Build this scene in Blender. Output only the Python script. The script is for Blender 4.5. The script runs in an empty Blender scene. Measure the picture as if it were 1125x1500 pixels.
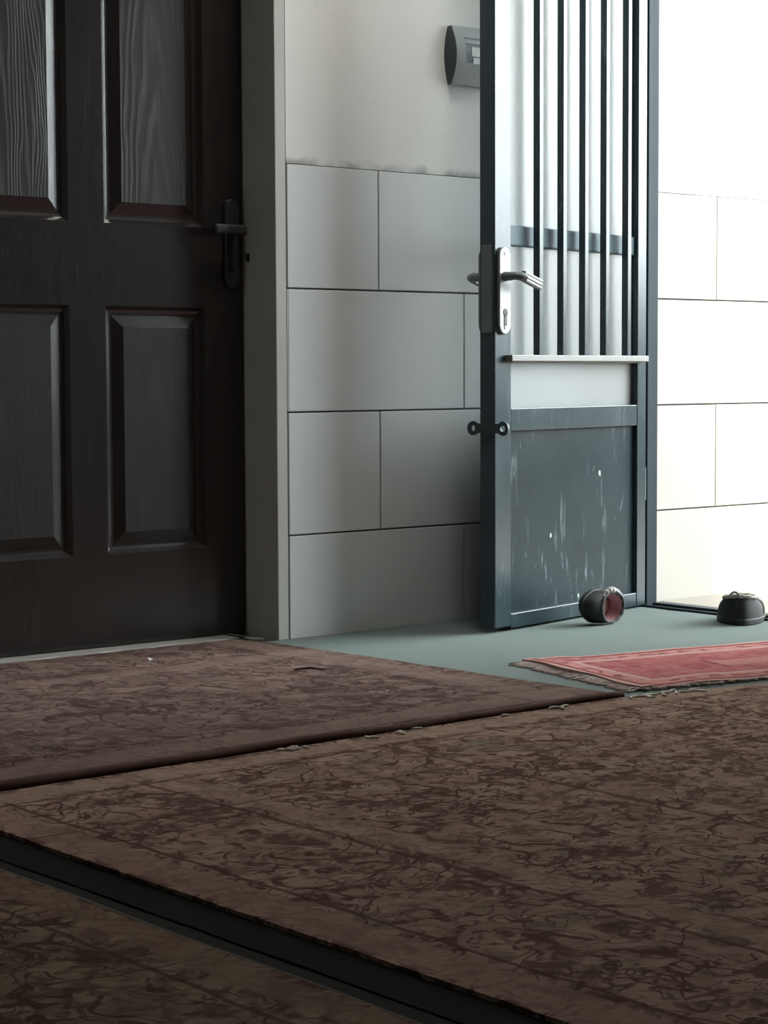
import bpy, bmesh, math, random
from mathutils import Vector, Matrix
S = bpy.context.scene
COL = S.collection
PI = math.pi
rnd = random.Random(7)

# ------------------------------------------------------------------ helpers
def tag(o, label=None, cat=None, group=None, kind=None):
    if label: o['label'] = label
    if cat: o['category'] = cat
    if group: o['group'] = group
    if kind: o['kind'] = kind
    return o

def obj(name, bm, mats, parent=None, smooth=False, auto=None):
    me = bpy.data.meshes.new(name)
    bm.normal_update()
    bm.to_mesh(me); bm.free()
    for m in (mats if isinstance(mats, (list, tuple)) else [mats]): me.materials.append(m)
    if smooth:
        for p in me.polygons: p.use_smooth = True
        if auto is not None: me.set_sharp_from_angle(angle=auto)
    o = bpy.data.objects.new(name, me); COL.objects.link(o)
    if parent: o.parent = parent
    return o

def empty(name, loc=(0, 0, 0), rz=0, label=None, cat=None, group=None, kind=None):
    o = bpy.data.objects.new(name, None); COL.objects.link(o)
    o.location = loc; o.rotation_euler = (0, 0, rz); o.empty_display_size = .05
    return tag(o, label, cat, group, kind)

def box(bm, lo, hi, bev=0, seg=2, mat=0):
    lo, hi = [min(a, b) for a, b in zip(lo, hi)], [max(a, b) for a, b in zip(lo, hi)]
    vs = [bm.verts.new((x, y, z)) for x in (lo[0], hi[0]) for y in (lo[1], hi[1]) for z in (lo[2], hi[2])]
    fs = []
    for q in ((0, 1, 3, 2), (4, 6, 7, 5), (0, 4, 5, 1), (2, 3, 7, 6), (0, 2, 6, 4), (1, 5, 7, 3)):
        fs.append(bm.faces.new([vs[i] for i in q]))
    for f in fs: f.material_index = mat
    if bev:
        es = list({e for f in fs for e in f.edges})
        r = bmesh.ops.bevel(bm, geom=es, offset=bev, segments=seg, profile=.5, affect='EDGES')
        for f in r['faces']: f.material_index = mat
    return vs

def prism(bm, poly, z0, z1, axes=(0, 1, 2), mat=0):
    """extrude a 2-D polygon (axes[0],axes[1]) along axes[2]"""
    def mk(p, z):
        v = [0, 0, 0]; v[axes[0]] = p[0]; v[axes[1]] = p[1]; v[axes[2]] = z
        return bm.verts.new(v)
    a = [mk(p, z0) for p in poly]; b = [mk(p, z1) for p in poly]
    n = len(poly)
    fs = [bm.faces.new(a), bm.faces.new(b)]
    for i in range(n): fs.append(bm.faces.new((a[i], a[(i + 1) % n], b[(i + 1) % n], b[i])))
    for f in fs: f.material_index = mat
    bmesh.ops.recalc_face_normals(bm, faces=fs)
    return fs

def tube(bm, pts, rad, n=8, caps=True, closed=False, flat=1.0):
    pts = [Vector(p) for p in pts]; m = len(pts)
    rr = rad if isinstance(rad, (list, tuple)) else [rad] * m
    rings = []
    up = None
    for i, p in enumerate(pts):
        if closed: t = (pts[(i + 1) % m] - pts[i - 1]).normalized()
        else: t = (pts[min(i + 1, m - 1)] - pts[max(i - 1, 0)]).normalized()
        ref = Vector((0, 0, 1)) if abs(t.z) < .9 else Vector((0, 1, 0))
        if up is None: a = t.cross(ref).normalized()
        else: a = (up - t * up.dot(t)).normalized()
        up = a; b = t.cross(a)
        rings.append([bm.verts.new(p + a * rr[i] * math.cos(2 * PI * k / n) + b * rr[i] * flat * math.sin(2 * PI * k / n)) for k in range(n)])
    fs = []
    for i in range(m if closed else m - 1):
        A, B = rings[i], rings[(i + 1) % m]
        for k in range(n): fs.append(bm.faces.new((A[k], A[(k + 1) % n], B[(k + 1) % n], B[k])))
    if caps and not closed:
        fs.append(bm.faces.new(rings[0][::-1])); fs.append(bm.faces.new(rings[-1]))
    bmesh.ops.recalc_face_normals(bm, faces=fs)
    return rings

def new(): return bmesh.new()

def stadium(cx, cz, w, h, n=10):
    r = w / 2; out = []
    for k in range(n + 1):
        a = PI * k / n; out.append((cx + r * math.cos(a), cz + h / 2 - r + r * math.sin(a)))
    for k in range(n + 1):
        a = PI + PI * k / n; out.append((cx + r * math.cos(a), cz - h / 2 + r + r * math.sin(a)))
    return out

def bevel_mod(o, w=.002, seg=2):
    m = o.modifiers.new('bevel', 'BEVEL'); m.width = w; m.segments = seg; m.limit_method = 'ANGLE'; m.angle_limit = .6
    return o

# ------------------------------------------------------------------ materials
class NT:
    def __init__(s, name):
        s.m = bpy.data.materials.new(name); s.m.use_nodes = True
        s.t = s.m.node_tree; s.b = s.t.nodes['Principled BSDF']
        s.out = s.t.nodes['Material Output']
    def n(s, typ, ins=None, **kw):
        x = s.t.nodes.new('ShaderNode' + typ)
        for k, v in kw.items(): setattr(x, k, v)
        for k, v in (ins or {}).items(): s.set(x.inputs[k], v)
        return x
    def set(s, sock, v):
        if hasattr(v, 'is_output') or isinstance(v, bpy.types.NodeSocket): s.t.links.new(v, sock)
        else: sock.default_value = v
    def math(s, op, a, b=0., c=None):
        x = s.n('Math', operation=op); s.set(x.inputs[0], a); s.set(x.inputs[1], b)
        if c is not None: s.set(x.inputs[2], c)
        return x.outputs[0]
    def mix(s, f, a, b):
        x = s.n('Mix', data_type='RGBA'); s.set(x.inputs[0], f); s.set(x.inputs[6], a); s.set(x.inputs[7], b)
        return x.outputs[2]
    def noise(s, vec, scale, detail=3., rough=.5, dist=0.):
        return s.n('TexNoise', {'Vector': vec, 'Scale': scale, 'Detail': detail, 'Roughness': rough, 'Distortion': dist}).outputs[0]
    def sm(s, v, lo, hi):
        x = s.n('MapRange', interpolation_type='SMOOTHSTEP'); s.set(x.inputs[0], v); s.set(x.inputs[1], lo); s.set(x.inputs[2], hi)
        return x.outputs[0]
    def coord(s, scale=(1, 1, 1), rot=(0, 0, 0)):
        c = s.n('TexCoord').outputs['Object']
        return s.n('Mapping', {'Vector': c, 'Scale': scale, 'Rotation': rot}).outputs[0]
    def bump(s, h, strength=.3, dist=.002):
        s.set(s.b.inputs['Normal'], s.n('Bump', {'Height': h, 'Strength': strength, 'Distance': dist}).outputs[0])
    def P(s, **kw):
        for k, v in kw.items(): s.set(s.b.inputs[k.replace('_', ' ')], v)
        return s.m
def C(r, g, b): return (r, g, b, 1)

def plain(name, c, rough=.5, metal=0., spec=.5, var=.12, scale=12., bump=0.):
    t = NT(name); v = t.coord()
    n = t.noise(v, scale, 4.)
    lo = C(*[x * (1 - var) for x in c]); hi = C(*[min(1, x * (1 + var)) for x in c])
    t.P(Base_Color=t.mix(n, lo, hi), Roughness=rough, Metallic=metal)
    t.b.inputs['Specular IOR Level'].default_value = spec
    if bump: t.bump(t.noise(v, scale * 8, 3.), bump, .001)
    return t.m

def mat_tile(name, c):
    t = NT(name); v = t.coord()
    n = t.noise(v, 3., 3.); s = t.noise(v, 60., 4.)
    col = t.mix(n, C(*[x * .93 for x in c]), C(*[min(1, x * 1.04) for x in c]))
    speck = t.sm(s, .70, .80)
    col = t.mix(t.math('MULTIPLY', speck, .25), col, C(*[x * .6 for x in c]))
    t.P(Base_Color=col, Roughness=t.math('MULTIPLY_ADD', n, .15, .30))
    t.bump(t.noise(v, 5., 2.), .08, .002)
    return t.m

def mat_plaster(name, c, dirt_z):
    t = NT(name); v = t.coord()
    n = t.noise(v, 2.2, 5., .6); z = t.n('SeparateXYZ', {0: t.n('TexCoord').outputs['Object']}).outputs[2]
    col = t.mix(n, C(*[x * .88 for x in c]), C(*[min(1, x * 1.06) for x in c]))
    sp = t.sm(t.noise(v, 38., 3.), .69, .76)
    col = t.mix(t.math('MULTIPLY', sp, .3), col, C(*[x * .45 for x in c]))
    # grimy smudges along the top of the tiles
    near = t.math('SUBTRACT', 1., t.sm(t.math('ADD', z, t.math('MULTIPLY', t.noise(v, 24., 4.), -.03)), dirt_z - .016, dirt_z + .006))
    pat = t.sm(t.noise(v, 9., 3.), .38, .62)
    col = t.mix(t.math('MULTIPLY', t.math('MULTIPLY', near, pat), .6), col, C(.10, .10, .085))
    t.P(Base_Color=col, Roughness=.75)
    t.bump(t.noise(v, 20., 5.), .25, .003)
    return t.m

def mat_wood(name):
    t = NT(name); v = t.coord((14., 14., 1.1))
    d = t.noise(t.coord((1.6, 1.6, .5)), 2.2, 2.)
    vv = t.n('VectorMath', {0: v, 1: t.n('CombineXYZ', {0: t.math('MULTIPLY', d, 9.), 1: 0., 2: t.math('MULTIPLY', d, 2.)}).outputs[0]}, operation='ADD').outputs[0]
    g = t.noise(vv, 1.7, 5., .62)
    fine = t.noise(t.coord((160., 160., 5.)), 1., 3., .6)
    ridge = t.math('SUBTRACT', 1., t.sm(t.math('ABSOLUTE', t.math('SUBTRACT', t.math('FRACT', t.math('MULTIPLY', g, 9.)), .5)), .0, .30))
    col = t.mix(ridge, C(.021, .0175, .0165), C(.014, .0115, .0112))
    col = t.mix(t.math('MULTIPLY', t.sm(fine, .5, .75), .25), col, C(.034, .030, .029))
    t.P(Base_Color=col, Roughness=t.math('MULTIPLY_ADD', fine, .10, .17))
    h = t.math('SUBTRACT', t.math('MULTIPLY', fine, .35), t.math('MULTIPLY', ridge, .55))
    t.b.inputs['Specular IOR Level'].default_value = .70
    t.bump(h, .06, .0012)
    return t.m

def mat_wood_panel(name):
    t = NT(name); o = t.n('TexCoord').outputs['Object']; sp = t.n('SeparateXYZ', {0: o})
    wob = t.math('MULTIPLY_ADD', t.noise(t.coord((9., 9., 1.6)), 1., 3.), .10, -.05)
    x = t.math('ADD', sp.outputs[0], wob)
    side = t.math('GREATER_THAN', x, -.45)
    xc = t.math('MULTIPLY_ADD', side, .44, -.70)
    dx = t.math('SUBTRACT', x, xc)
    ph = t.math('ADD', t.math('MULTIPLY', sp.outputs[2], 4.6), t.math('MULTIPLY', t.math('MULTIPLY', dx, dx), 520.))
    ph = t.math('ADD', ph, t.math('MULTIPLY', t.noise(t.coord((30., 30., 2.5)), 1., 3.), 1.3))
    ln = t.math('SUBTRACT', 1., t.sm(t.math('ABSOLUTE', t.math('SUBTRACT', t.math('FRACT', ph), .5)), .0, .42))
    fine = t.noise(t.coord((190., 190., 6.)), 1., 3., .6)
    fade = t.sm(t.noise(t.coord((6., 6., 2.)), 1., 2.), .35, .6)
    fade = t.math('MULTIPLY', fade, t.math('MULTIPLY_ADD', t.sm(sp.outputs[2], .80, 1.05), .75, .25))
    g = t.math('MULTIPLY', t.math('MULTIPLY', ln, fade), t.math('MULTIPLY_ADD', fine, .8, .35))
    col = t.mix(g, C(.014, .0135, .0135), C(.055, .056, .056))
    t.P(Base_Color=col, Roughness=t.math('MULTIPLY_ADD', fine, .16, .30))
    t.bump(t.math('ADD', t.math('MULTIPLY', g, .8), t.math('MULTIPLY', fine, .25)), .35, .0014)
    return t.m

def mat_gate(name, scratch=1., rough=.18, spec=.22, k=1.):
    t = NT(name); v = t.coord()
    n = t.noise(v, 4., 5., .6)
    col = t.mix(t.sm(n, .25, .75), C(*[x * k for x in (.020, .036, .042)]), C(*[x * k for x in (.036, .055, .062)]))
    st = t.noise(t.coord((42., 42., 7.)), 1., 4., .65, .6)
    big = t.noise(t.coord((5., 5., 3.5)), 1., 2.)
    streak = t.math('MULTIPLY', t.sm(st, .55, .70), t.sm(big, .40, .62))
    col = t.mix(t.math('MULTIPLY', streak, .34 * scratch), col, C(.34, .40, .41))
    chips = t.math('MULTIPLY', t.sm(t.noise(t.coord((26., 26., 15.)), 1., 2.), .755, .785), t.sm(big, .45, .6))
    col = t.mix(t.math('MULTIPLY', chips, .9 * scratch), col, C(.60, .66, .64))
    t.P(Base_Color=col, Roughness=t.math('MULTIPLY_ADD', n, .14, rough))
    t.b.inputs['Specular IOR Level'].default_value = spec
    t.bump(n, .15, .002)
    return t.m

def mat_frost(name):
    t = NT(name); v = t.coord()
    n = t.noise(v, 3.5, 3.)
    t.P(Base_Color=t.mix(n, C(.78, .82, .83), C(.86, .88, .88)), Roughness=.30, IOR=1.55)
    tr = t.n('BsdfRefraction', {'Color': C(.95, .975, .98), 'Roughness': .42, 'IOR': 1.18})
    mx = t.n('MixShader', {0: .72, 1: t.b.outputs[0], 2: tr.outputs[0]})
    t.t.links.new(mx.outputs[0], t.out.inputs[0])
    return t.m

def mat_carpet(name, base, light, dark, olive, stripes=(), scale=1., seed=0.):
    """stripes: (axis 0/1, centre, half width, colour index 0 base 1 light 2 dark, strength)"""
    t = NT(name); o = t.n('TexCoord').outputs['Object']
    v = t.n('Mapping', {'Vector': o, 'Location': (seed, seed * .7, 0), 'Scale': (scale, scale, scale)}).outputs[0]
    sep = t.n('SeparateXYZ', {0: o})
    w = t.n('TexNoise', {'Vector': v, 'Scale': 9., 'Detail': 2.}).outputs[1]
    wv = t.n('VectorMath', {0: v, 1: t.n('VectorMath', {0: w, 1: (.055, .055, 0)}, operation='MULTIPLY').outputs[0]}, operation='ADD').outputs[0]
    zone = t.sm(t.noise(v, 2.6, 2.), .42, .58)
    a = t.noise(wv, 6., 1., .5, 1.)
    line = t.math('SUBTRACT', 1., t.sm(t.math('ABSOLUTE', t.math('SUBTRACT', a, .5)), .010, .022))
    a3 = t.noise(wv, 12., 1., .5, 1.4)
    line3 = t.math('MULTIPLY', t.math('SUBTRACT', 1., t.sm(t.math('ABSOLUTE', t.math('SUBTRACT', a3, .47)), .014, .032)), t.sm(t.noise(v, 5., 2.), .42, .52))
    line = t.math('MAXIMUM', line, line3)
    ed = t.n('TexVoronoi', {'Vector': wv, 'Scale': 17., 'Randomness': .9}, feature='DISTANCE_TO_EDGE').outputs[0]
    leafs = t.math('SUBTRACT', 1., t.sm(ed, .03, .11))
    gap = t.sm(t.noise(wv, 24., 2.), .44, .54)
    leafs = t.math('MULTIPLY', leafs, gap)
    fl = t.n('TexVoronoi', {'Vector': wv, 'Scale': 11.}, feature='F1').outputs[0]
    ring = t.math('SUBTRACT', 1., t.sm(t.math('ABSOLUTE', t.math('SUBTRACT', fl, .27)), .02, .06))
    blot = t.sm(t.noise(wv, 27., 3.5, .6, .5), .535, .60)
    big = t.sm(t.noise(wv, 8., 3., .55, .6), .56, .60)
    colr = t.mix(t.sm(t.noise(v, 13., 3.), .42, .60), C(*base), C(*light))
    colr = t.mix(t.math('MULTIPLY', t.sm(t.noise(wv, 10., 2.), .55, .62), .6), colr, C(*olive))
    msk = t.math('MAXIMUM', t.math('MULTIPLY', line, .95), t.math('MULTIPLY', leafs, t.math('MULTIPLY_ADD', zone, .35, .5)))
    msk = t.math('MAXIMUM', msk, t.math('MULTIPLY', blot, t.math('MULTIPLY_ADD', zone, .55, .40)))
    msk = t.math('MAXIMUM', msk, t.math('MULTIPLY', ring, t.math('MULTIPLY_ADD', zone, -.6, .7)))
    msk = t.math('MAXIMUM', msk, t.math('MULTIPLY', big, .8))
    cuts = t.sm(t.noise(wv, 40., 2.), .36, .50)
    msk = t.math('MULTIPLY', msk, t.math('MULTIPLY_ADD', cuts, .55, .45))
    colr = t.mix(t.math('MINIMUM', msk, .92), colr, C(*dark))
    for ax, ce, hw, ci, st in stripes:
        p = t.math('ADD', sep.outputs[ax], t.math('MULTIPLY_ADD', t.noise(v, 7., 2.), .02, -.01))
        mk = t.math('SUBTRACT', 1., t.sm(t.math('ABSOLUTE', t.math('SUBTRACT', p, ce)), hw * .75, hw))
        colr = t.mix(t.math('MULTIPLY', mk, st), colr, C(*(base, light, dark)[ci]))
    pile = t.noise(o, 420., 2.)
    colr = t.mix(t.math('MULTIPLY', pile, .25), colr, C(*[x * .35 for x in base]))
    t.P(Base_Color=colr, Roughness=.95)
    t.b.inputs['Specular IOR Level'].default_value = .12
    t.b.inputs['Sheen Weight'].default_value = 0.
    t.bump(t.math('ADD', t.math('MULTIPLY', pile, .7), t.math('MULTIPLY', t.noise(o, 30., 3.), .6)), .5, .004)
    return t.m

def mat_felt(name):
    t = NT(name); v = t.coord()
    n = t.noise(v, 3., 4.); f = t.noise(v, 260., 3.)
    col = t.mix(n, C(.150, .185, .176), C(.185, .218, .204))
    col = t.mix(t.math('MULTIPLY', t.sm(f, .45, .7), .22), col, C(.115, .16, .155))
    ln = t.sm(t.noise(t.coord((9., 90., 1.)), 1., 3.), .60, .72)
    col = t.mix(t.math('MULTIPLY', ln, .18), col, C(.27, .32, .31))
    t.P(Base_Color=col, Roughness=.95)
    t.b.inputs['Specular IOR Level'].default_value = .1
    t.bump(t.math('ADD', f, t.math('MULTIPLY', t.noise(v, 9., 3.), 1.5)), .4, .003)
    return t.m

def mat_redrug(name, L, W):
    """local x 0..L along the length, y 0..-W across"""
    t = NT(name); o = t.n('TexCoord').outputs['Object']; sp = t.n('SeparateXYZ', {0: o})
    wob = t.math('MULTIPLY_ADD', t.noise(o, 22., 2.), .012, -.006)
    x = t.math('ADD', sp.outputs[0], wob); y = t.math('ADD', t.math('MULTIPLY', sp.outputs[1], -1.), wob)
    d = t.math('MINIMUM', t.math('MINIMUM', x, t.math('SUBTRACT', L, x)), t.math('MINIMUM', y, t.math('SUBTRACT', W, y)))
    red, pink, deep, pale = C(.36, .105, .108), C(.46, .20, .185), C(.20, .045, .05), C(.48, .33, .29)
    n = t.noise(o, 40., 3.)
    field = t.mix(t.sm(t.noise(o, 14., 3., .5, 1.), .5, .62), red, C(.29, .07, .075))
    def band(c, h): return t.math('SUBTRACT', 1., t.sm(t.math('ABSOLUTE', t.math('SUBTRACT', d, c)), h * .7, h))
    col = t.mix(t.math('MULTIPLY', t.math('SUBTRACT', 1., t.sm(d, .085, .09)), 1.), field, pink)
    dots = t.sm(t.noise(o, 30., 1.), .50, .56)
    col = t.mix(t.math('MULTIPLY', band(.055, .016), t.math('MULTIPLY', dots, .85)), col, deep)
    col = t.mix(band(.086, .007), col, pale)
    col = t.mix(band(.022, .011), col, deep)
    col = t.mix(t.math('SUBTRACT', 1., t.sm(d, .006, .010)), col, pale)
    # central light bar with dark ends
    bx = t.math('SUBTRACT', 1., t.sm(t.math('ABSOLUTE', t.math('SUBTRACT', x, .47)), .115, .12))
    by = t.math('SUBTRACT', 1., t.sm(t.math('ABSOLUTE', t.math('SUBTRACT', y, .245)), .032, .037))
    col = t.mix(t.math('MULTIPLY', t.math('MULTIPLY', bx, by), .75), col, pink)
    for xe in (.345, .595):
        be = t.math('SUBTRACT', 1., t.sm(t.math('ABSOLUTE', t.math('SUBTRACT', x, xe)), .005, .009))
        bw = t.math('SUBTRACT', 1., t.sm(t.math('ABSOLUTE', t.math('SUBTRACT', y, .245)), .05, .055))
        col = t.mix(t.math('MULTIPLY', be, bw), col, deep)
    col = t.mix(t.math('MULTIPLY', t.sm(n, .45, .7), .25), col, C(.50, .30, .27))
    t.P(Base_Color=col, Roughness=.95)
    t.b.inputs['Specular IOR Level'].default_value = .1
    t.bump(t.noise(o, 300., 2.), .4, .003)
    return t.m

M = {}
M['tile'] = mat_tile('glazed tile', (.70, .725, .715))
M['tile_out'] = mat_tile('outdoor tile', (.56, .535, .48))
M['plaster_out'] = plain('outdoor plaster', (.72, .70, .66), .8, scale=3., bump=.2)
M['grout'] = plain('grout', (.10, .105, .10), .9)
M['plaster'] = mat_plaster('plaster', (.86, .855, .82), 1.158)
M['paint'] = plain('wall paint', (.34, .33, .31), .8, scale=2.)
M['ceil'] = plain('ceiling paint', (.86, .855, .83), .85, scale=2.)
M['jamb'] = plain('jamb paint', (.52, .52, .48), .55, var=.10, scale=4., bump=.1)
M['dark_gap'] = plain('dark gap', (.02, .02, .02), .9)
M['wood'] = mat_wood('dark wood')
M['wood_panel'] = mat_wood_panel('grained dark wood panel')
M['gunmetal'] = plain('aged handle metal', (.06, .06, .065), .42, .6)
M['marble'] = plain('stone sill', (.33, .315, .29), .5, scale=9., var=.2)
M['gate'] = mat_gate('teal gate paint', .6)
M['gate_panel'] = mat_gate('scratched gate paint', 1.35, .28, .08, .68)
M['gate_rough'] = mat_gate('worn gate paint', 1.2, .55, .30, 2.6)
M['ledge'] = plain('worn pale ledge paint', (.17, .17, .16), .5, scale=14., var=.3)
M['gate_dark'] = plain('dark gate edge paint', (.030, .050, .064), .5, scale=8., var=.25)
M['frame'] = plain('door frame paint', (.040, .055, .064), .45, spec=.10, scale=8., var=.2)
M['frost'] = mat_frost('frosted glass')
M['alu'] = plain('satin aluminium', (.19, .20, .20), .45, .65, var=.08)
M['lock'] = plain('dull steel', (.16, .18, .185), .45, .5)
M['black'] = plain('black', (.010, .010, .011), .6)
M['switch'] = plain('grey plastic', (.36, .39, .395), .38, var=.05)
M['switch_dark'] = plain('dark slots and shaded sides', (.03, .042, .048), .4)
M['white_pl'] = plain('white plastic', (.72, .74, .74), .4)
M['felt'] = mat_felt('green felt carpet')
M['floor'] = plain('grey floor screed', (.085, .085, .078), .85, scale=6., var=.25, bump=.2)
M['ground'] = mat_tile('tan outdoor tiles', (.34, .295, .245))
M['concrete'] = plain('concrete', (.20, .205, .20), .9, scale=4.)
M['binding'] = plain('carpet binding', (.105, .060, .050), .95, scale=60., var=.3, spec=.1, bump=.4)
M['black_band'] = plain('black edge strip', (.0065, .0068, .0065), .95, scale=40., var=.3, spec=.1, bump=.3)
M['grey_gap'] = plain('dark grey gap strip', (.026, .025, .023), .95, scale=40., var=.3, spec=.1)
M['pale_edge'] = plain('pale overcast edge', (.17, .155, .14), .95, scale=70., var=.3, spec=.1)
M['tassel'] = plain('ivory tassel', (.62, .58, .52), .95, scale=60., var=.3, spec=.1)
M['tassel_dark'] = plain('grey pink tassel', (.40, .33, .30), .95, scale=40., var=.4, spec=.1)
M['shoe'] = plain('black shoe fabric', (.009, .010, .0105), .7, scale=40., var=.3, bump=.3)
M['sole'] = plain('black rubber', (.013, .014, .014), .6)
M['shoe_rim'] = plain('charcoal shoe rim', (.060, .060, .058), .8, scale=50., var=.3, bump=.3)
M['pink'] = plain('pink lining', (.50, .27, .29), .85, scale=22., var=.2, bump=.3)
M['trim_grey'] = plain('grey collar cloth', (.30, .295, .275), .85, scale=50., var=.3, bump=.3)
M['trim_beige'] = plain('beige collar cloth', (.34, .31, .27), .85, scale=50., var=.25, bump=.3)
M['paper'] = plain('white paper', (.75, .74, .70), .8)
M['splinter'] = plain('dark red splinter', (.05, .012, .010), .7)

DR, OL = (.066, .022, .014), (.190, .160, .110)
M['carpet_far'] = mat_carpet('far carpet', (.160, .102, .082), (.215, .145, .120), (.050, .023, .019), (.140, .108, .080),
    [(1, -1.075, .050, 1, .60), (1, -1.125, .006, 2, .5), (1, -.99, .007, 2, .45), (1, -.27, .04, 1, .5), (0, -.47, .05, 1, .5), (0, -.54, .006, 2, .4)], 1.1, 2.)
M['carpet_near'] = mat_carpet('near carpet', (.310, .200, .158), (.390, .272, .215), DR, OL,
    [(0, -1.845, .040, 0, .6), (0, -1.79, .005, 2, .75), (0, -1.55, .006, 2, .7), (0, -1.50, .030, 1, .4), (0, -1.06, .006, 2, .7), (1, -1.235, .035, 1, .5), (1, -1.285, .005, 2, .7), (1, -1.50, .005, 2, .55)], 1.3, 5.)
M['carpet_corner'] = mat_carpet('corner carpet', (.215, .148, .105), (.275, .200, .145), (.062, .022, .015), (.150, .125, .085),
    [(0, -2.035, .030, 0, .6), (0, -2.10, .005, 2, .7), (0, -2.32, .005, 2, .6)], 1.1, 9.)

# ------------------------------------------------------------------ room shell
FRX = -.322      # right jamb face of the dark door
DEP = .13        # door leaf plane
def struct(name, bm, m, label, cat, **k):
    o = obj(name, bm, m, **k); return tag(o, label, cat, kind='structure')

bm = new(); box(bm, (-4.6, -5.6, -.12), (.852, .0, 0)); box(bm, (-1.30, -.001, -.12), (FRX, .40, 0))
struct('floor', bm, M['floor'], 'grey floor under the carpets of the room', 'floor')
bm = new(); box(bm, (-4.6, -5.6, 2.75), (1.03, .4, 2.9))
struct('ceiling', bm, M['ceil'], 'plain room ceiling above the doors', 'ceiling')
bm = new(); box(bm, (-4.75, -5.6, -.12), (-4.6, .4, 2.9))
struct('wall_left', bm, M['paint'], 'plain painted wall at the left end of the room', 'wall')
bm = new(); box(bm, (-4.75, -5.75, -.12), (1.03, -5.6, 2.9))
struct('wall_front', bm, M['paint'], 'plain painted wall behind the viewer', 'wall')
OPW, OPH = -1.14, 2.16     # the doorway runs from y=0 to OPW
bm = new()
box(bm, (.852, -5.6, -.12), (1.03, OPW, 2.9)); box(bm, (.852, OPW, OPH), (1.03, -.001, 2.9))
struct('wall_right', bm, M['paint'], 'wall with the open doorway to the bright yard', 'wall')

def tile_rows(bm, rows, x0, x1, joints, y=0., th=.010, gap=.0022, bev=.0014):
    for (za, zb), js in zip(rows, joints):
        xs = [x0] + [j for j in js if x0 < j < x1] + [x1]
        for a, b in zip(xs, xs[1:]):
            box(bm, (a + gap, y, za + gap), (b - gap, y + th, zb - gap), bev, 2, 0)
ZR = [(-.042, .258), (.258, .558), (.558, .858), (.858, 1.158)]
bm = new()
tile_rows(bm, ZR, -.288, .852, [[.288], [.003], [-.287, .288], [0., .575]])
box(bm, (-.288, .006, -.12), (.852, .05, 1.158), mat=1)
box(bm, (-.288, .0015, 1.158), (.852, .05, 2.75), mat=2)          # plaster above the tiles
box(bm, (FRX + .03, .05, -.12), (.852, .4, 2.75), mat=2)
box(bm, (-4.6, .0015, -.12), (-1.305, .4, 2.75), mat=2)
box(bm, (-1.305, .0015, 2.14), (-.288, .4, 2.75), mat=2)
box(bm, (-1.305, .30, -.12), (FRX, .40, 2.14), mat=2)
struct('wall_back', bm, [M['tile'], M['grout'], M['plaster']], 'wall of large grey-white tiles with plaster above, beside the dark door', 'wall')

# the same wall goes on out of doors
bm = new()
tile_rows(bm, ZR, .852, 7.2, [[1.56, 2.13, 2.7, 3.3, 3.9, 4.5, 5.1, 5.7, 6.3, 6.9], [1.277, 1.85, 2.42, 3., 3.6, 4.2, 4.8, 5.4, 6., 6.6],
    [1.565, 2.13, 2.7, 3.3, 3.9, 4.5, 5.1, 5.7, 6.3, 6.9], [1.277, 1.85, 2.42, 3., 3.6, 4.2, 4.8, 5.4, 6., 6.6]])
box(bm, (.852, .006, -.12), (7.2, .05, 1.158), mat=1)
box(bm, (.852, .0015, 1.158), (7.2, .05, 3.2), mat=2)
box(bm, (.852, .05, -.12), (7.2, .3, 3.2), mat=2)
wo = struct('wall_outside', bm, [M['tile_out'], M['grout'], M['plaster_out']], 'sunlit cream tiled yard wall seen through the open doorway', 'wall')
bm = new()
tile_rows(bm, [(0, 1)], 0, 1, [[]]); bm.free()
bm = new()
px = .94
while px < 7.2:
    py = .0
    while py > -6.:
        box(bm, (px + .0015, py - .398, -.012), (px + .1985 * 2, py - .0015, 0.), .0012, 1, 0); py -= .40
    px += .40
box(bm, (.852, -6., -.12), (7.3, 0., -.004), mat=1)
struct('floor_outside', bm, [M['ground'], M['grout']], 'pale tan tiled yard floor beyond the threshold', 'floor')
bm = new(); box(bm, (7.3, -9., -.12), (7.5, .3, 1.15)); box(bm, (7.27, -9., 1.15), (7.53, .3, 1.20))
struct('wall_yard', bm, M['concrete'], 'low grey yard wall far outside the doorway', 'wall')

# metal doorway frame + sill (one welded frame)
bm = new()
box(bm, (.872, -.105, .0), (.884, -.001, 2.13), .0015)
box(bm, (.884, -.085, .0), (.935, -.001, 2.13), .0015)
box(bm, (.872, OPW, 2.10), (.884, -.105, 2.13), .0015); box(bm, (.884, OPW, 2.085), (.935, -.085, 2.13), .0015)
box(bm, (.872, OPW, 0), (.884, OPW + .05, 2.10), .0015); box(bm, (.884, OPW, 0), (.935, OPW + .04, 2.085), .0015)
box(bm, (.854, OPW + .05, -.004), (.862, -.105, .0115), .0015)
box(bm, (.862, OPW + .05, -.004), (.896, -.105, .003), .001)
box(bm, (.896, OPW + .05, -.004), (.936, -.105, .0145), .0015)
o = obj('trim_1', bm, M['frame']); tag(o, 'grey-blue metal doorway frame and sill around the bright opening', 'door frame', kind='structure')

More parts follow.
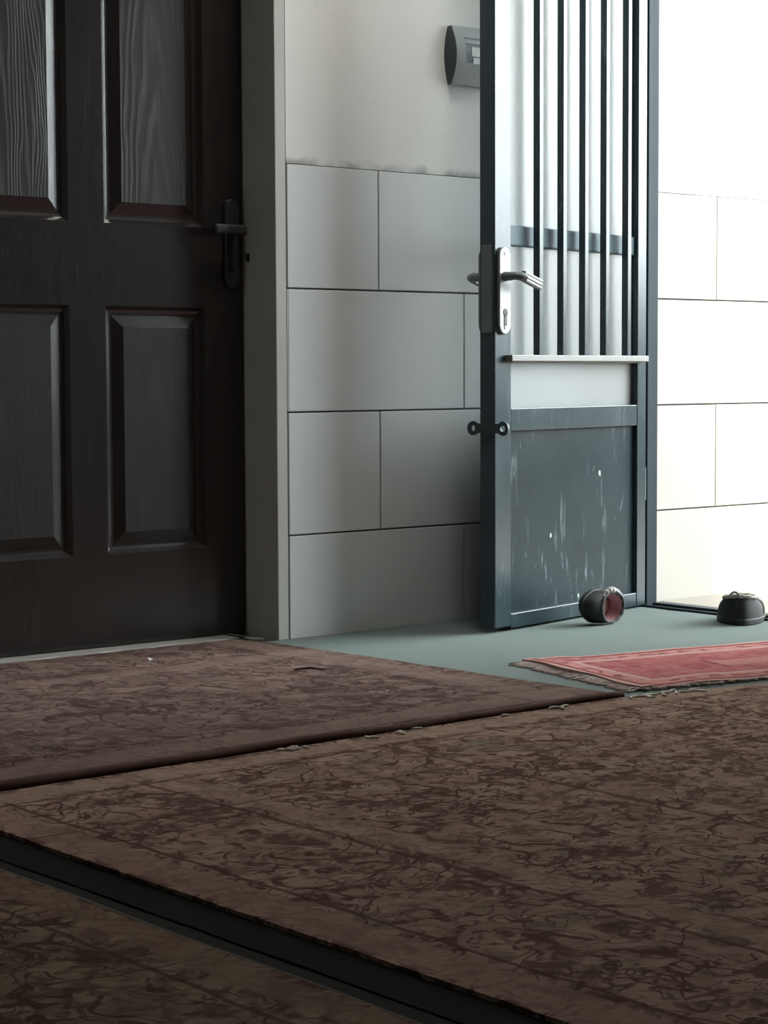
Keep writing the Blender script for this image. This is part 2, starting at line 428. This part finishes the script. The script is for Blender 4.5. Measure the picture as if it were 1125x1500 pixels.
# ------------------------------------------------------------------ dark panelled door
D = empty('door_1', (FRX, DEP, 0), 0, 'dark brown panelled wooden door set back in a pale frame', 'door', kind='structure')
def dl(x): return x - FRX
bm = new()
prism(bm, [(FRX, -.0), (-.2905, -.0), (-.2905, .30), (FRX, .30)], 0, 2.13)
box(bm, (-1.305, 0, 0), (-1.272, .30, 2.13)); box(bm, (-1.272, 0, 2.10), (FRX, .30, 2.13))
bmesh.ops.translate(bm, verts=bm.verts, vec=(-FRX, -DEP, 0))
fr = obj('frame', bm, M['jamb'], D); bevel_mod(fr, .002)
bm = new(); tube(bm, [(FRX - .0008, .112, .925), (FRX - .0008, .112, .945)], .006, 8); bmesh.ops.translate(bm, verts=bm.verts, vec=(-FRX, -DEP, 0))
tag(obj('latch_hole', bm, M['black'], fr), 'small dark latch hole in the jamb')

def leaf():
    """leaf front surface built cell by cell: stiles and rails flat, panels recessed then raised"""
    bm = new()
    x0, x1, z0, z1 = -1.268, -.326, .014, 2.095
    cols = [(-1.13, -.818), (-.722, -.440)]
    rows = [(.230, .812), (1.004, 1.95)]
    xs = [x0]; [xs.extend(c) for c in cols]; xs.append(x1)
    zs = [z0]; [zs.extend(r) for r in rows]; zs.append(z1)
    vg = {}
    def V(x, z, d=0.):
        k = (round(x, 5), round(z, 5), round(d, 5))
        if k not in vg: vg[k] = bm.verts.new((x - FRX, d, z))
        return vg[k]
    for i in range(len(xs) - 1):
        for j in range(len(zs) - 1):
            a, b, c, d = xs[i], xs[i + 1], zs[j], zs[j + 1]
            if i in (1, 3) and j in (1, 3):
                lv = [(0, 0), (.009, .010), (.016, .0125), (.022, .0125), (.050, .0015), (.0505, .0015)]
                for (o0, d0), (o1, d1) in zip(lv, lv[1:]):
                    P = [V(a + o0, c + o0, d0), V(b - o0, c + o0, d0), V(b - o0, d - o0, d0), V(a + o0, d - o0, d0)]
                    Q = [V(a + o1, c + o1, d1), V(b - o1, c + o1, d1), V(b - o1, d - o1, d1), V(a + o1, d - o1, d1)]
                    for k in range(4): bm.faces.new((P[k], P[(k + 1) % 4], Q[(k + 1) % 4], Q[k]))
                bm.faces.new(Q).material_index = 1
            else:
                bm.faces.new((V(a, c), V(b, c), V(b, d), V(a, d)))
    # sides and back
    B = [bm.verts.new((x - FRX, .042, z)) for x, z in ((x0, z0), (x1, z0), (x1, z1), (x0, z1))]
    bm.faces.new(B[::-1])
    bot = [V(x, z0) for x in xs]; top = [V(x, z1) for x in xs]; lef = [V(x0, z) for z in zs]; rig = [V(x1, z) for z in zs]
    bm.faces.new(bot[::-1] + [B[0], B[1]]); bm.faces.new(top + [B[2], B[3]])
    bm.faces.new(lef + [B[3], B[0]]); bm.faces.new(rig[::-1] + [B[1], B[2]])
    bmesh.ops.recalc_face_normals(bm, faces=bm.faces)
    return bm
o = obj('door_leaf', leaf(), [M['wood'], M['wood_panel']], D)
# handle
bm = new(); prism(bm, stadium(dl(-.362), .968, .040, .215), -.009, 0., (0, 2, 1))
hp = bevel_mod(obj('handle_plate', bm, M['gunmetal'], D), .002)
bm = new(); tube(bm, [(dl(-.366), -.005, 1.0), (dl(-.366), -.048, 1.0)], .010, 12)
box(bm, (dl(-.446), -.060, .987), (dl(-.352), -.043, 1.011), .006, 3)
obj('lever', bm, M['gunmetal'], hp, True, .7)
bm = new(); tube(bm, [(dl(-.362), -.0095, .905), (dl(-.362), -.006, .905)], .007, 10)
obj('keyhole', bm, M['black'], hp)
# stone sill under the leaf
bm = new()
n = 26; top = []; 
for k in range(n + 1):
    x = -1.27 + (1.27 - .388) * k / n
    top.append((x, .066 + .006 * math.sin(k * 1.3) + .003 * rnd.random()))
prism(bm, top + [(-.388, .145), (-1.27, .145)], 0., .0115)
bmesh.ops.translate(bm, verts=bm.verts, vec=(-FRX, -DEP, 0))
bevel_mod(obj('sill', bm, M['marble'], D), .002)
bm = new()
prism(bm, [(-.372, .045), (-.350, .025), (-.338, .040), (-.345, .070), (-.372, .075)], 0., .009)
o = obj('stone_chip', bevel_mod and bm, M['marble']); bevel_mod(o, .002)
tag(o, 'broken pale stone chip on the floor at the right end of the door sill', 'stone chip')

# ------------------------------------------------------------------ metal gate (local x = hinge to free edge, y = out of its face)
G = empty('metal_gate', (.855, -.115, 0), math.atan2(-.20991, -.97772),
          'teal-grey metal gate with vertical bars and frosted glass, standing open along the tiled wall', 'gate')
GT = .045
def gpart(name, boxes, m='gate', bev=.002, parent=G, mats=None):
    bm = new()
    for lo, hi in boxes: box(bm, lo, hi, bev)
    return obj(name, bm, mats or M[m], parent)
bm = new(); box(bm, (.652, -GT, .018), (.724, 0, 2.09), .003)
for f in bm.faces:
    if f.calc_center_median().x > .7235: f.material_index = 1
st = obj('stile', bm, [M['gate'], M['gate_dark']], G)
gpart('stile', [((0, -GT, .012), (.045, 0, 2.09))])
gpart('rail', [((.045, -GT, 2.03), (.652, -.001, 2.09))])
gpart('rail', [((.045, -.040, .967), (.652, -.010, 1.018))], 'gate_rough', .004)
gpart('rail', [((.045, -GT, .507), (.652, -.001, .563))])
gpart('rail', [((.045, -GT, .012), (.652, -.001, .049))])
tag(gpart('ledge', [((.022, 0.0005, .680), (.680, .022, .696)), ((.045, -.035, .676), (.652, 0.0, .690))], 'ledge'), 'pale-edged ledge carrying the bars')
gpart('kick_panel', [((.045, -.030, .049), (.652, -.013, .507))], 'gate_panel', 0)
for lo, hi in ((1.018, 2.03), (.690, .967), (.563, .676)):
    gpart('glass_pane', [((.045, -.026, lo), (.652, -.020, hi))], 'frost', 0)
for sx in (.547, .438, .335, .232, .122):
    gpart('bar', [((sx - .0095, .001, .696), (sx + .0095, .020, 2.06))], 'gate', .002)
# lock on the end face
lk = gpart('lock_plate', [((.7235, -.038, .75), (.7265, -.006, .965))], 'lock', .001)
# handle plates and levers, outer side then wall side
for sgn, y0 in ((1, 0.), (-1, -GT)):
    bm = new(); prism(bm, stadium(.692, .853, .050, .214, 12), y0, y0 + sgn * .010, (0, 2, 1))
    pl = bevel_mod(obj('handle_plate', bm, M['alu'], G), .003)
    bm = new()
    tube(bm, [(.694, y0 + sgn * .008, .888), (.694, y0 + sgn * .040, .889), (.690, y0 + sgn * .050, .888), (.672, y0 + sgn * .055, .885)], [.012, .010, .0105, .011], 14)
    obj('neck', bm, M['lock'], pl, True, .9)
    bm = new()
    ang = math.radians(13); ca, sa = math.cos(ang), math.sin(ang)
    ridge = [(-.013, 0), (-.013, .012), (-.008, .0145), (-.005, .0115), (-.002, .0145), (.002, .0145), (.005, .0115), (.008, .0145), (.013, .012), (.013, 0)]
    fs = prism(bm, [(z, y) for z, y in ridge], 0, .078, (2, 1, 0))
    for v in bm.verts:
        s_, y_, z_ = v.co
        v.co = (.678 - s_ * ca + z_ * sa * -1, y0 + sgn * (.046 + y_), .889 - s_ * sa * 1.15 + z_ * ca)
    bmesh.ops.recalc_face_normals(bm, faces=bm.faces)
    bevel_mod(obj('lever', bm, M['alu'], pl), .0015)
    if sgn > 0:
        bm = new(); tube(bm, [(.692, .0095, .800), (.692, .0112, .800)], .0095, 14)
        prism(bm, [(.6870, .800), (.6970, .800), (.6985, .768), (.6855, .768)], .0095, .0112, (0, 2, 1))
        obj('keyhole', bm, M['black'], pl)
        for zz in (.944, .763):
            bm = new(); tube(bm, [(.692, .0095, zz), (.692, .0115, zz)], .0050, 10); obj('screw', bm, M['lock'], pl)
# padlock bar with an eye at each end, welded across the free edge
bm = new()
cs = [(-.078 + .016, .515), (.028, .515)]; R_, r_, n = .0165, .0072, 20
for (cy, cz) in cs:
    prev = None; f0 = []
    ring = []
    for k in range(n):
        a = 2 * PI * k / n
        ring.append([bm.verts.new((x, cy + rr * math.cos(a), cz + rr * math.sin(a) * 1.08)) for x in (.7245, .7305) for rr in (r_, R_)])
    for k in range(n):
        A, B = ring[k], ring[(k + 1) % n]
        for i, j in ((0, 1), (1, 3), (3, 2), (2, 0)): bm.faces.new((A[i], A[j], B[j], B[i]))
bmesh.ops.recalc_face_normals(bm, faces=bm.faces)
box(bm, (.7245, cs[0][0] + .012, .503), (.7303, cs[1][0] - .012, .527))
obj('padlock_eye', bm, M['gate_dark'], G)
# hinges by the jamb
for zz in (.30, 1.80):
    bm = new(); tube(bm, [(-.008, -.012, zz), (-.008, -.012, zz + .09)], .0075, 12); obj('hinge', bm, M['gate_dark'], G, True, .7)

# ------------------------------------------------------------------ wall switch
W = empty('wall_switch', (.297, 0.0015, 1.462), 0, 'grey bow-fronted wall switch on the plaster, half hidden by the gate edge', 'wall switch')
bm = new(); hw, hh, n = .073, .074, 16
secs = []
for k in range(n + 1):
    tt = -1 + 2 * k / n
    d = .022 + .022 * (1 - tt * tt); bulge = .012 * (1 - tt * tt)
    z = tt * hh
    secs.append([bm.verts.new(c) for c in ((-hw - bulge + .010, 0, z), (-hw + .004 , -d * .96, z), (-hw + .008, -d, z), (hw - .008, -d, z), (hw - .004, -d * .96, z), (hw + bulge - .010, 0, z))])
for A, B in zip(secs, secs[1:]):
    for i in range(6):
        f = bm.faces.new((A[i], A[(i + 1) % 6], B[(i + 1) % 6], B[i]))
        if i in (0, 4): f.material_index = 1  # side faces take the dark colour, painting in their shade
bm.faces.new(secs[0]); bm.faces.new(secs[-1][::-1])
bmesh.ops.recalc_face_normals(bm, faces=bm.faces)
obj('housing', bm, [M['switch'], M['switch_dark']], W, True, .5)
def sw(name, x0, x1, z0, z1, m, d0=.0005):
    bm = new(); k = 6
    A = []
    for i in range(k + 1):
        z = z0 + (z1 - z0) * i / k; tt = z / hh; d = .022 + .022 * (1 - tt * tt) + d0
        A.append([bm.verts.new((x0, -d, z)), bm.verts.new((x1, -d, z)), bm.verts.new((x1, -d + .004, z)), bm.verts.new((x0, -d + .004, z))])
    for a, b in zip(A, A[1:]):
        for i in range(4): bm.faces.new((a[i], a[(i + 1) % 4], b[(i + 1) % 4], b[i]))
    bm.faces.new(A[0]); bm.faces.new(A[-1][::-1]); bmesh.ops.recalc_face_normals(bm, faces=bm.faces)
    return obj(name, bm, m, W)
sw('groove', -.040, .040, .040, .045, M['switch_dark']); sw('groove', -.038, .040, .024, .030, M['switch_dark'])
rc = sw('window', -.038, .040, -.020, .022, M['switch_dark'])
sw('rocker', -.020, .040, -.003, .020, M['white_pl'], .0015); sw('rocker', -.014, .036, -.021, -.006, M['white_pl'], .0015)

# ------------------------------------------------------------------ carpets
def slab(name, poly, z0, z1, mats, parent=None, step=.05, jit=.004, seed=1):
    r = random.Random(seed); pts = []
    for i in range(len(poly)):
        a, b = Vector(poly[i]), Vector(poly[(i + 1) % len(poly)])
        m = max(1, int((b - a).length / step)); nrm = Vector((-(b - a).y, (b - a).x)).normalized()
        for k in range(m):
            p = a.lerp(b, k / m); pts.append(p + nrm * r.uniform(-jit, jit) if k else p)
    bm = new(); prism(bm, [tuple(p) for p in pts], z0, z1)
    bmesh.ops.triangulate(bm, faces=[f for f in bm.faces if len(f.verts) > 4])
    return obj(name, bm, mats, parent)

far_edge = [(-.350, -1.163), (-.368, -.80), (-.378, -.45), (-.398, -.12), (-.412, -.03), (-.44, .035)]
c1 = empty('patterned_carpet', (0, 0, 0), 0, 'brown patterned carpet in front of the dark door, beyond the raised seam', 'carpet', 'brown patterned carpets')
slab('pile', far_edge[::1] + [(-1.26, .040), (-1.30, -.03), (-4.3, -.03), (-4.3, -1.163)], .001, .014, M['carpet_far'], c1, .06, .003, 3)
bm = new(); pts = []; rad = []
for k in range(70):
    t = k / 69; x = -.348 - t * 2.2
    pts.append((x, -1.168 + .005 * math.sin(k * .55) + rnd.uniform(-.002, .002), .0122 + .0035 * t + .0015 * math.sin(k * .31)))
    rad.append(.0078 + .0040 * t + rnd.uniform(0, .0008))
tube(bm, pts, rad, 10); tag(obj('bound_edge', bm, M['binding'], c1, True), 'dark raised bound edge')

c2 = empty('patterned_carpet', (0, 0, 0), 0, 'large brown patterned carpet across the foreground, between the raised seam and the black strip', 'carpet', 'brown patterned carpets')
near_top = [(-1.888, -1.186), (-.36, -1.186), (-.30, -1.200), (.10, -1.272), (.62, -1.375)]
slab('pile', near_top[::-1] + [(-1.888, -3.9), (.62, -3.9)], .001, .012, M['carpet_near'], c2, .06, .002, 5)
slab('edge_band', [(-1.889, -1.19), (-1.961, -1.19), (-1.953, -3.9), (-1.889, -3.9)], .001, .0065, M['black_band'], c2, .08, .002, 6)  # flat black strip laid on the floor beside the pile
c2.children[1]['label'] = 'black strip along the left edge'
bm = new(); r = random.Random(12)
spots = [(-1.205, 3, .020), (-1.185, 2, .02), (-1.02, 2, .018), (-.955, 2, .02), (-.90, 1, .02), (-.555, 3, .03), (-.70, 1, .02), (-.352, 3, .03), (-.325, 4, .035), (-.29, 4, .03), (-.25, 3, .03), (-.20, 3, .03)]
for x, cnt, ln in spots:
    for k in range(cnt):
        xx = x + r.uniform(-.012, .012)
        yy = -1.191 - max(0, (xx + .36)) * .18 - r.uniform(0, .012); dx, dy = r.uniform(-.6, 1.), r.uniform(-.4, .1)
        p = Vector((xx, yy, .0135)); pp = [p]
        for q in range(4):
            p = p + Vector((dx, dy, 0)).normalized() * ln / 4 + Vector((0, r.uniform(-.003, .003), r.uniform(-.0005, .0008))); pp.append(p)
        tube(bm, pp, [.0022, .0028, .003, .0024, .0012], 6)
tag(obj('fringe', bm, M['tassel'], c2, True), 'ivory fringe ends along the seam', kind='stuff')

c3 = empty('patterned_carpet', (0, 0, 0), 0, 'brown scroll-patterned carpet in the near left corner, left of the black strip', 'carpet', 'brown patterned carpets')
slab('pile', [(-2.001, -1.19), (-1.997, -3.9), (-4.4, -3.9), (-4.4, -1.19)], .001, .012, M['carpet_corner'], c3, .08, .002, 8)
tag(slab('gap_strip', [(-1.998, -1.19), (-1.9635, -1.19), (-1.9555, -3.9), (-1.995, -3.9)], .001, .005, M['grey_gap'], c3, .08, .001, 9), 'added dark grey strip in place of the floor gap beside the black strip')  # grey strip added to stand for the shadowed floor gap between the carpets
bm = new(); tube(bm, [(-2.0 + .002 * math.sin(k * .7), -1.2 - 2.65 * k / 50, .0085) for k in range(51)], .0045, 8)
tag(obj('bound_edge', bm, M['pale_edge'], c3, True), 'thin pale bound edge')

g_poly = [(p[0] + .009, p[1]) for p in far_edge[:-1]] + [(-.395, -.008), (.10, -.004), (.50, -.006), (.84, -.012), (.845, -.12), (.838, -.22), (.847, -.30), (.842, -.42), (.848, -.55), (.846, -1.30), (.30, -1.30), (.10, -1.262), (-.28, -1.188), (-.325, -1.172)]
o = slab('green_carpet', g_poly, .0008, .0062, M['felt'], None, .05, .0015, 4)
tag(o, 'plain teal-green felt carpet by the doorway, under the gate and the red rug', 'carpet')

# red rug
RL, RW = 1.0, .455
RG = empty('fringed_rug', (-.165, -.690, .0066), math.atan2(-.205, .979), 'small red rug with pink borders and frayed fringe on the green carpet', 'rug')
bm = new(); nx, ny = 44, 16; grid = []
r = random.Random(3)
for i in range(nx + 1):
    row = []
    for j in range(ny + 1):
        x, y = RL * i / nx, -RW * j / ny
        z = .006 + .0035 * max(0, math.sin(i * .42 + j * .3)) * (1 if j > 12 or i < 6 else .25) + (.004 if i < 2 else 0)
        row.append(bm.verts.new((x + (.006 * math.sin(j * .8) if i == 0 else 0), y + (.003 * math.sin(i * .5) if j in (0, ny) else 0), z)))
    grid.append(row)
fs = [bm.faces.new((grid[i][j], grid[i][j + 1], grid[i + 1][j + 1], grid[i + 1][j])) for i in range(nx) for j in range(ny)]
ex = bmesh.ops.extrude_face_region(bm, geom=fs)
for v in [g for g in ex['geom'] if isinstance(g, bmesh.types.BMVert)]: v.co.z = 0.
bmesh.ops.recalc_face_normals(bm, faces=bm.faces)
obj('pile', bm, mat_redrug('red rug pile', RL, RW), RG, True, .9)
bm = new()
for k in range(150):
    y = -.004 - (RW - .008) * k / 149; p = Vector((.004, y, .006)); pp = [p]; dy = r.uniform(-.5, .5)
    ln = r.uniform(.028, .05)
    for q in range(3):
        p = p + Vector((-1, dy + r.uniform(-.4, .4), 0)).normalized() * ln / 3; p.z = max(.002, .006 - .002 * (q + 1)); pp.append(p)
    tube(bm, pp, [.0018, .002, .002, .0012], 5)
for k in range(170):
    x = RL * k / 169; p = Vector((x, -RW + .003, .006)); pp = [p]; dx = r.uniform(-.7, .7); ln = r.uniform(.014, .034)
    for q in range(3):
        p = p + Vector((dx + r.uniform(-.4, .4), -1, 0)).normalized() * ln / 3; p.z = max(.002, .0055 - .001 * (q + 1)) + (.003 if q > 0 else 0); pp.append(p)
    tube(bm, pp, [.0018, .002, .002, .0012], 5)
tag(obj('fringe', bm, M['tassel_dark'], RG, True), 'greyish frayed fringe', kind='stuff')

# ------------------------------------------------------------------ shoes
def shoe(name, label, mats, L=.205, tab=False, heel_h=.070, group=None, strip=None, rim=(-.038, .054, .029), tongue=None):
    """toe at +x, heel at -x, sole on z=0"""
    E = empty(name, (0, 0, 0), 0, label, 'shoe', group)
    N = 40
    def sole_pt(a, k=1.):
        c, s = math.cos(a), math.sin(a)
        x = L / 2 * c
        t = (c + 1) / 2
        w = .030 + .0165 * math.sin(PI * min(1, max(0, t * 1.02)) ** .9) * 1.0 + .006 * t
        return Vector((x * k, w * k * (abs(s) ** .8) * (1 if s > 0 else -1) + .006 * math.sin(PI * t), 0))
    def rim_pt(a):
        c, s = math.cos(a), math.sin(a)
        return Vector((rim[0] + rim[1] * c, rim[2] * s + .004, heel_h + (.004 * c if c > 0 else .010 * -c)))
    bm = new(); bot = [bm.verts.new(sole_pt(2 * PI * k / N, 1.03)) for k in range(N)]
    top = [bm.verts.new(sole_pt(2 * PI * k / N, 1.05) + Vector((0, 0, .016))) for k in range(N)]
    bm.faces.new(bot[::-1]); bm.faces.new(top)
    for k in range(N): bm.faces.new((bot[k], bot[(k + 1) % N], top[(k + 1) % N], top[k]))
    so = bevel_mod(obj('sole', bm, mats['sole'], E), .003)
    bm = new(); Q = 10; rows = []
    for q in range(Q + 1):
        u = q / Q; ring = []
        for k in range(N):
            a = 2 * PI * k / N; c = math.cos(a)
            P0 = sole_pt(a) + Vector((0, 0, .014)); P2 = rim_pt(a)
            fx = max(0, c)
            P1 = Vector((P0.x * (1.02 - .05 * fx), P0.y * 1.04, .014 + (heel_h - .014) * (.62 + .18 * fx)))
            ring.append(bm.verts.new(P0 * (1 - u) ** 2 + P1 * 2 * u * (1 - u) + P2 * u * u))
        rows.append(ring)
    for A, B in zip(rows, rows[1:]):
        for k in range(N): bm.faces.new((A[k], A[(k + 1) % N], B[(k + 1) % N], B[k]))
    up = obj('upper', bm, mats['upper'], E, True)
    # lining: from rim down to the insole
    bm = new(); rows = []
    for q in range(7):
        u = q / 6; ring = []
        for k in range(N):
            a = 2 * PI * k / N; P2 = rim_pt(a); P2 = Vector(((P2.x - rim[0]) * .93 + rim[0], (P2.y - .004) * .92 + .004, P2.z))
            P0 = sole_pt(a, .84) + Vector((-.004, 0, .020))
            m = P0.lerp(P2, .5); m += Vector((0, 0, .012)) if math.cos(a) > 0 else Vector((-.004, 0, 0))
            ring.append(bm.verts.new(P2 * (1 - u) ** 2 + m * 2 * u * (1 - u) + P0 * u * u))
        rows.append(ring)
    for A, B in zip(rows, rows[1:]):
        for k in range(N): bm.faces.new((B[k], B[(k + 1) % N], A[(k + 1) % N], A[k]))
    bm.faces.new(rows[-1])
    obj('lining', bm, mats['lining'], E, True)
    bm = new(); tube(bm, [rim_pt(2 * PI * k / N) * 1.0 for k in range(N)], [.0050 + .0012 * math.sin(k * 1.9) for k in range(N)], 8, closed=True)
    obj('collar', bm, mats['collar'], E, True)
    if tab:
        bm = new()
        c = rim_pt(PI)
        tube(bm, [c + Vector((-.003, -.014 + .028 * k / 10 + .010, -.004 + .015 * math.sin(PI * k / 10))) for k in range(11)], .0028, 8, flat=1.)
        obj('pull_tab', bm, mats['collar'], E, True)
    if tongue:
        bm = new()
        pts = [rim_pt(PI * (1.10 + .72 * k / 24)) + Vector((0, -.004, -.006 + .003 * math.sin(k * 2.1))) for k in range(25)]
        tube(bm, pts, [.004 + .0055 * math.sin(PI * k / 24) + .0016 * math.sin(k * 1.7) for k in range(25)], 8, flat=1.2)
        obj('tongue', bm, tongue, E, True)
    if strip:
        bm = new(); pts = []; a = 1.62 * PI
        for k in range(20):
            u = 1 - k / 19; P0 = sole_pt(a, 1.05) + Vector((0, 0, .006)); P2 = rim_pt(1.45 * PI)
            P1 = Vector((P0.x, P0.y * 1.04, .014 + (heel_h - .014) * .8)); pts.append(P0 * (1 - u) ** 2 + P1 * 2 * u * (1 - u) + P2 * u * u)
        tube(bm, pts, .0052, 8); obj('piping', bm, mats['collar'], E, True)
    return E
s1 = shoe('slip_on_shoe', 'black slip-on shoe with pink lining lying on its side against the gate', dict(sole=M['sole'], upper=M['shoe'], lining=M['pink'], collar=M['shoe_rim']), .150, False, .050, None, None, (-.022, .056, .046), M['trim_grey'])
# toe along the gate away from its hinge, opening to the room
u = Vector((-.97772, -.20991, 0)); nn = Vector((.20991, -.97772, 0))
zax = (nn * .99 + Vector((0, 0, -.05))).normalized(); xax = (u + Vector((0, 0, .06))).normalized(); yax = zax.cross(xax).normalized(); xax = yax.cross(zax)
base = Vector((.855, -.115, 0)) + u * .414 + nn * .088
s1.matrix_world = Matrix.Translation((base.x, base.y, .0075 + .044)) @ Matrix((xax, yax, zax)).transposed().to_4x4() @ Matrix.Diagonal((.86, .86, .90, 1))
s2 = shoe('canvas_shoe', 'black shoe with beige collar standing upright on the green carpet at the threshold', dict(sole=M['sole'], upper=M['shoe'], lining=M['trim_beige'], collar=M['trim_beige']), .215, True, .062, None, True, (-.046, .052, .034))
s2.location = (.801, -.509, .0068); s2.rotation_euler = (0, 0, math.radians(37)); s2.scale = (.95, 1.18, 1.03)
bpy.context.view_layer.update()
low = min((c.matrix_world @ v.co).z for c in s1.children for v in c.data.vertices)
s1.location.z += .0072 - low

# ------------------------------------------------------------------ bits on the floor
bm = new()
v = [bm.verts.new(c) for c in ((0, 0, .0), (.010, .002, .004), (.012, .012, .001), (.001, .010, .006), (.0, .0, .0012), (.0102, .002, .0052), (.012, .012, .0022), (.001, .010, .0072))]
for q in ((0, 1, 2, 3), (7, 6, 5, 4), (0, 4, 5, 1), (1, 5, 6, 2), (2, 6, 7, 3), (3, 7, 4, 0)): bm.faces.new([v[i] for i in q])
bmesh.ops.recalc_face_normals(bm, faces=bm.faces)
o = obj('paper_scrap', bm, M['paper']); o.location = (-.795, -.150, .0145); tag(o, 'tiny crumpled white paper scrap on the far carpet near the dark door', 'paper scrap')
bm = new(); tube(bm, [(0, 0, 0), (.025, -.022, .0035), (.048, -.048, .001)], [.0018, .0030, .0016], 7)
o = obj('wood_splinter', bm, M['splinter'], None, True); o.location = (-.640, -.478, .0165); tag(o, 'thin dark red splinter lying on the far carpet near the green carpet', 'splinter')

# ------------------------------------------------------------------ daylight
wd = bpy.data.worlds.new('world'); S.world = wd; wd.use_nodes = True
t = wd.node_tree; bg = t.nodes['Background']
tc = t.nodes.new('ShaderNodeTexCoord')
nrm = t.nodes.new('ShaderNodeVectorMath'); nrm.operation = 'NORMALIZE'; t.links.new(tc.outputs['Generated'], nrm.inputs[0])
dt = t.nodes.new('ShaderNodeVectorMath'); dt.operation = 'DOT_PRODUCT'; t.links.new(nrm.outputs[0], dt.inputs[0])
az, el = math.radians(-17), math.radians(14)
dt.inputs[1].default_value = (math.cos(el) * math.cos(az), math.cos(el) * math.sin(az), math.sin(el))
mx = t.nodes.new('ShaderNodeMath'); mx.operation = 'MAXIMUM'; t.links.new(dt.outputs['Value'], mx.inputs[0]); mx.inputs[1].default_value = 0
pw = t.nodes.new('ShaderNodeMath'); pw.operation = 'POWER'; t.links.new(mx.outputs[0], pw.inputs[0]); pw.inputs[1].default_value = 10.
ml = t.nodes.new('ShaderNodeMath'); ml.operation = 'MULTIPLY_ADD'; t.links.new(pw.outputs[0], ml.inputs[0]); ml.inputs[1].default_value = 30.; ml.inputs[2].default_value = 1.6
bg.inputs['Color'].default_value = (.90, .98, 1.0, 1)
t.links.new(ml.outputs[0], bg.inputs['Strength'])
pl = bpy.data.lights.new('doorway_portal', 'AREA'); pl.shape = 'RECTANGLE'; pl.size = 2.1; pl.size_y = abs(OPW) - .1
pl.cycles.is_portal = True
po = bpy.data.objects.new('doorway_portal', pl); COL.objects.link(po)
po.location = (.96, OPW / 2 - .02, 1.06); po.rotation_euler = (0, math.radians(90), 0)   # faces -x, into the room

# unseen fill lamp above the frame, added to brighten the upper wall
CL = empty('fill_lamp', (-.15, -.72, 2.75), 0, 'added round fill lamp, unseen above the entrance', 'fill lamp')
bm = new(); tube(bm, [(0, 0, 0), (0, 0, -.03)], .17, 32); obj('base', bm, M['white_pl'], CL)
em = NT('fill diffuser'); em.P(Base_Color=C(.9, .9, .88), Emission_Color=C(1., .98, .93), Emission_Strength=60.)
bm = new(); tube(bm, [(0, 0, -.03), (0, 0, -.055), (0, 0, -.07)], [.15, .15, .12], 32); obj('diffuser', bm, em.m, CL)
sl = bpy.data.lights.new('sun', 'SUN'); sl.energy = 8.; sl.angle = math.radians(1.5); sl.color = (1., .93, .83)
so = bpy.data.objects.new('sun', sl); COL.objects.link(so)
so.rotation_euler = Vector((.08, .52, -.85)).to_track_quat('-Z', 'Y').to_euler(); so.location = (3, -3, 6)

# ------------------------------------------------------------------ camera
f, yaw, pitch, roll = 3000., .69697, -.06828, -.00435
cy, sy, cp, sp = math.cos(yaw), math.sin(yaw), math.cos(pitch), math.sin(pitch)
fwd = Vector((sy * cp, cy * cp, sp)); right = Vector((cy, -sy, 0)); upv = right.cross(fwd)
r2 = right * math.cos(roll) + upv * math.sin(roll); u2 = -right * math.sin(roll) + upv * math.cos(roll)
cd = bpy.data.cameras.new('camera'); cam = bpy.data.objects.new('camera', cd); COL.objects.link(cam)
cam.matrix_world = Matrix.Translation((-3.30166, -3.96051, .65512)) @ Matrix((r2, u2, -fwd)).transposed().to_4x4()
cd.sensor_fit = 'VERTICAL'; cd.sensor_height = 36.; cd.sensor_width = 27.; cd.lens = f / 1500. * 36.; cd.clip_start = .05
S.camera = cam

S.view_settings.view_transform = 'Standard'; S.view_settings.look = 'None'
S.view_settings.exposure = 0.; S.view_settings.gamma = 1.; S.view_settings.use_curve_mapping = False
S.cycles.use_denoising = True
S.cycles.max_bounces = 10; S.cycles.diffuse_bounces = 6; S.cycles.glossy_bounces = 4; S.cycles.transmission_bounces = 6
S.cycles.sample_clamp_indirect = 8.
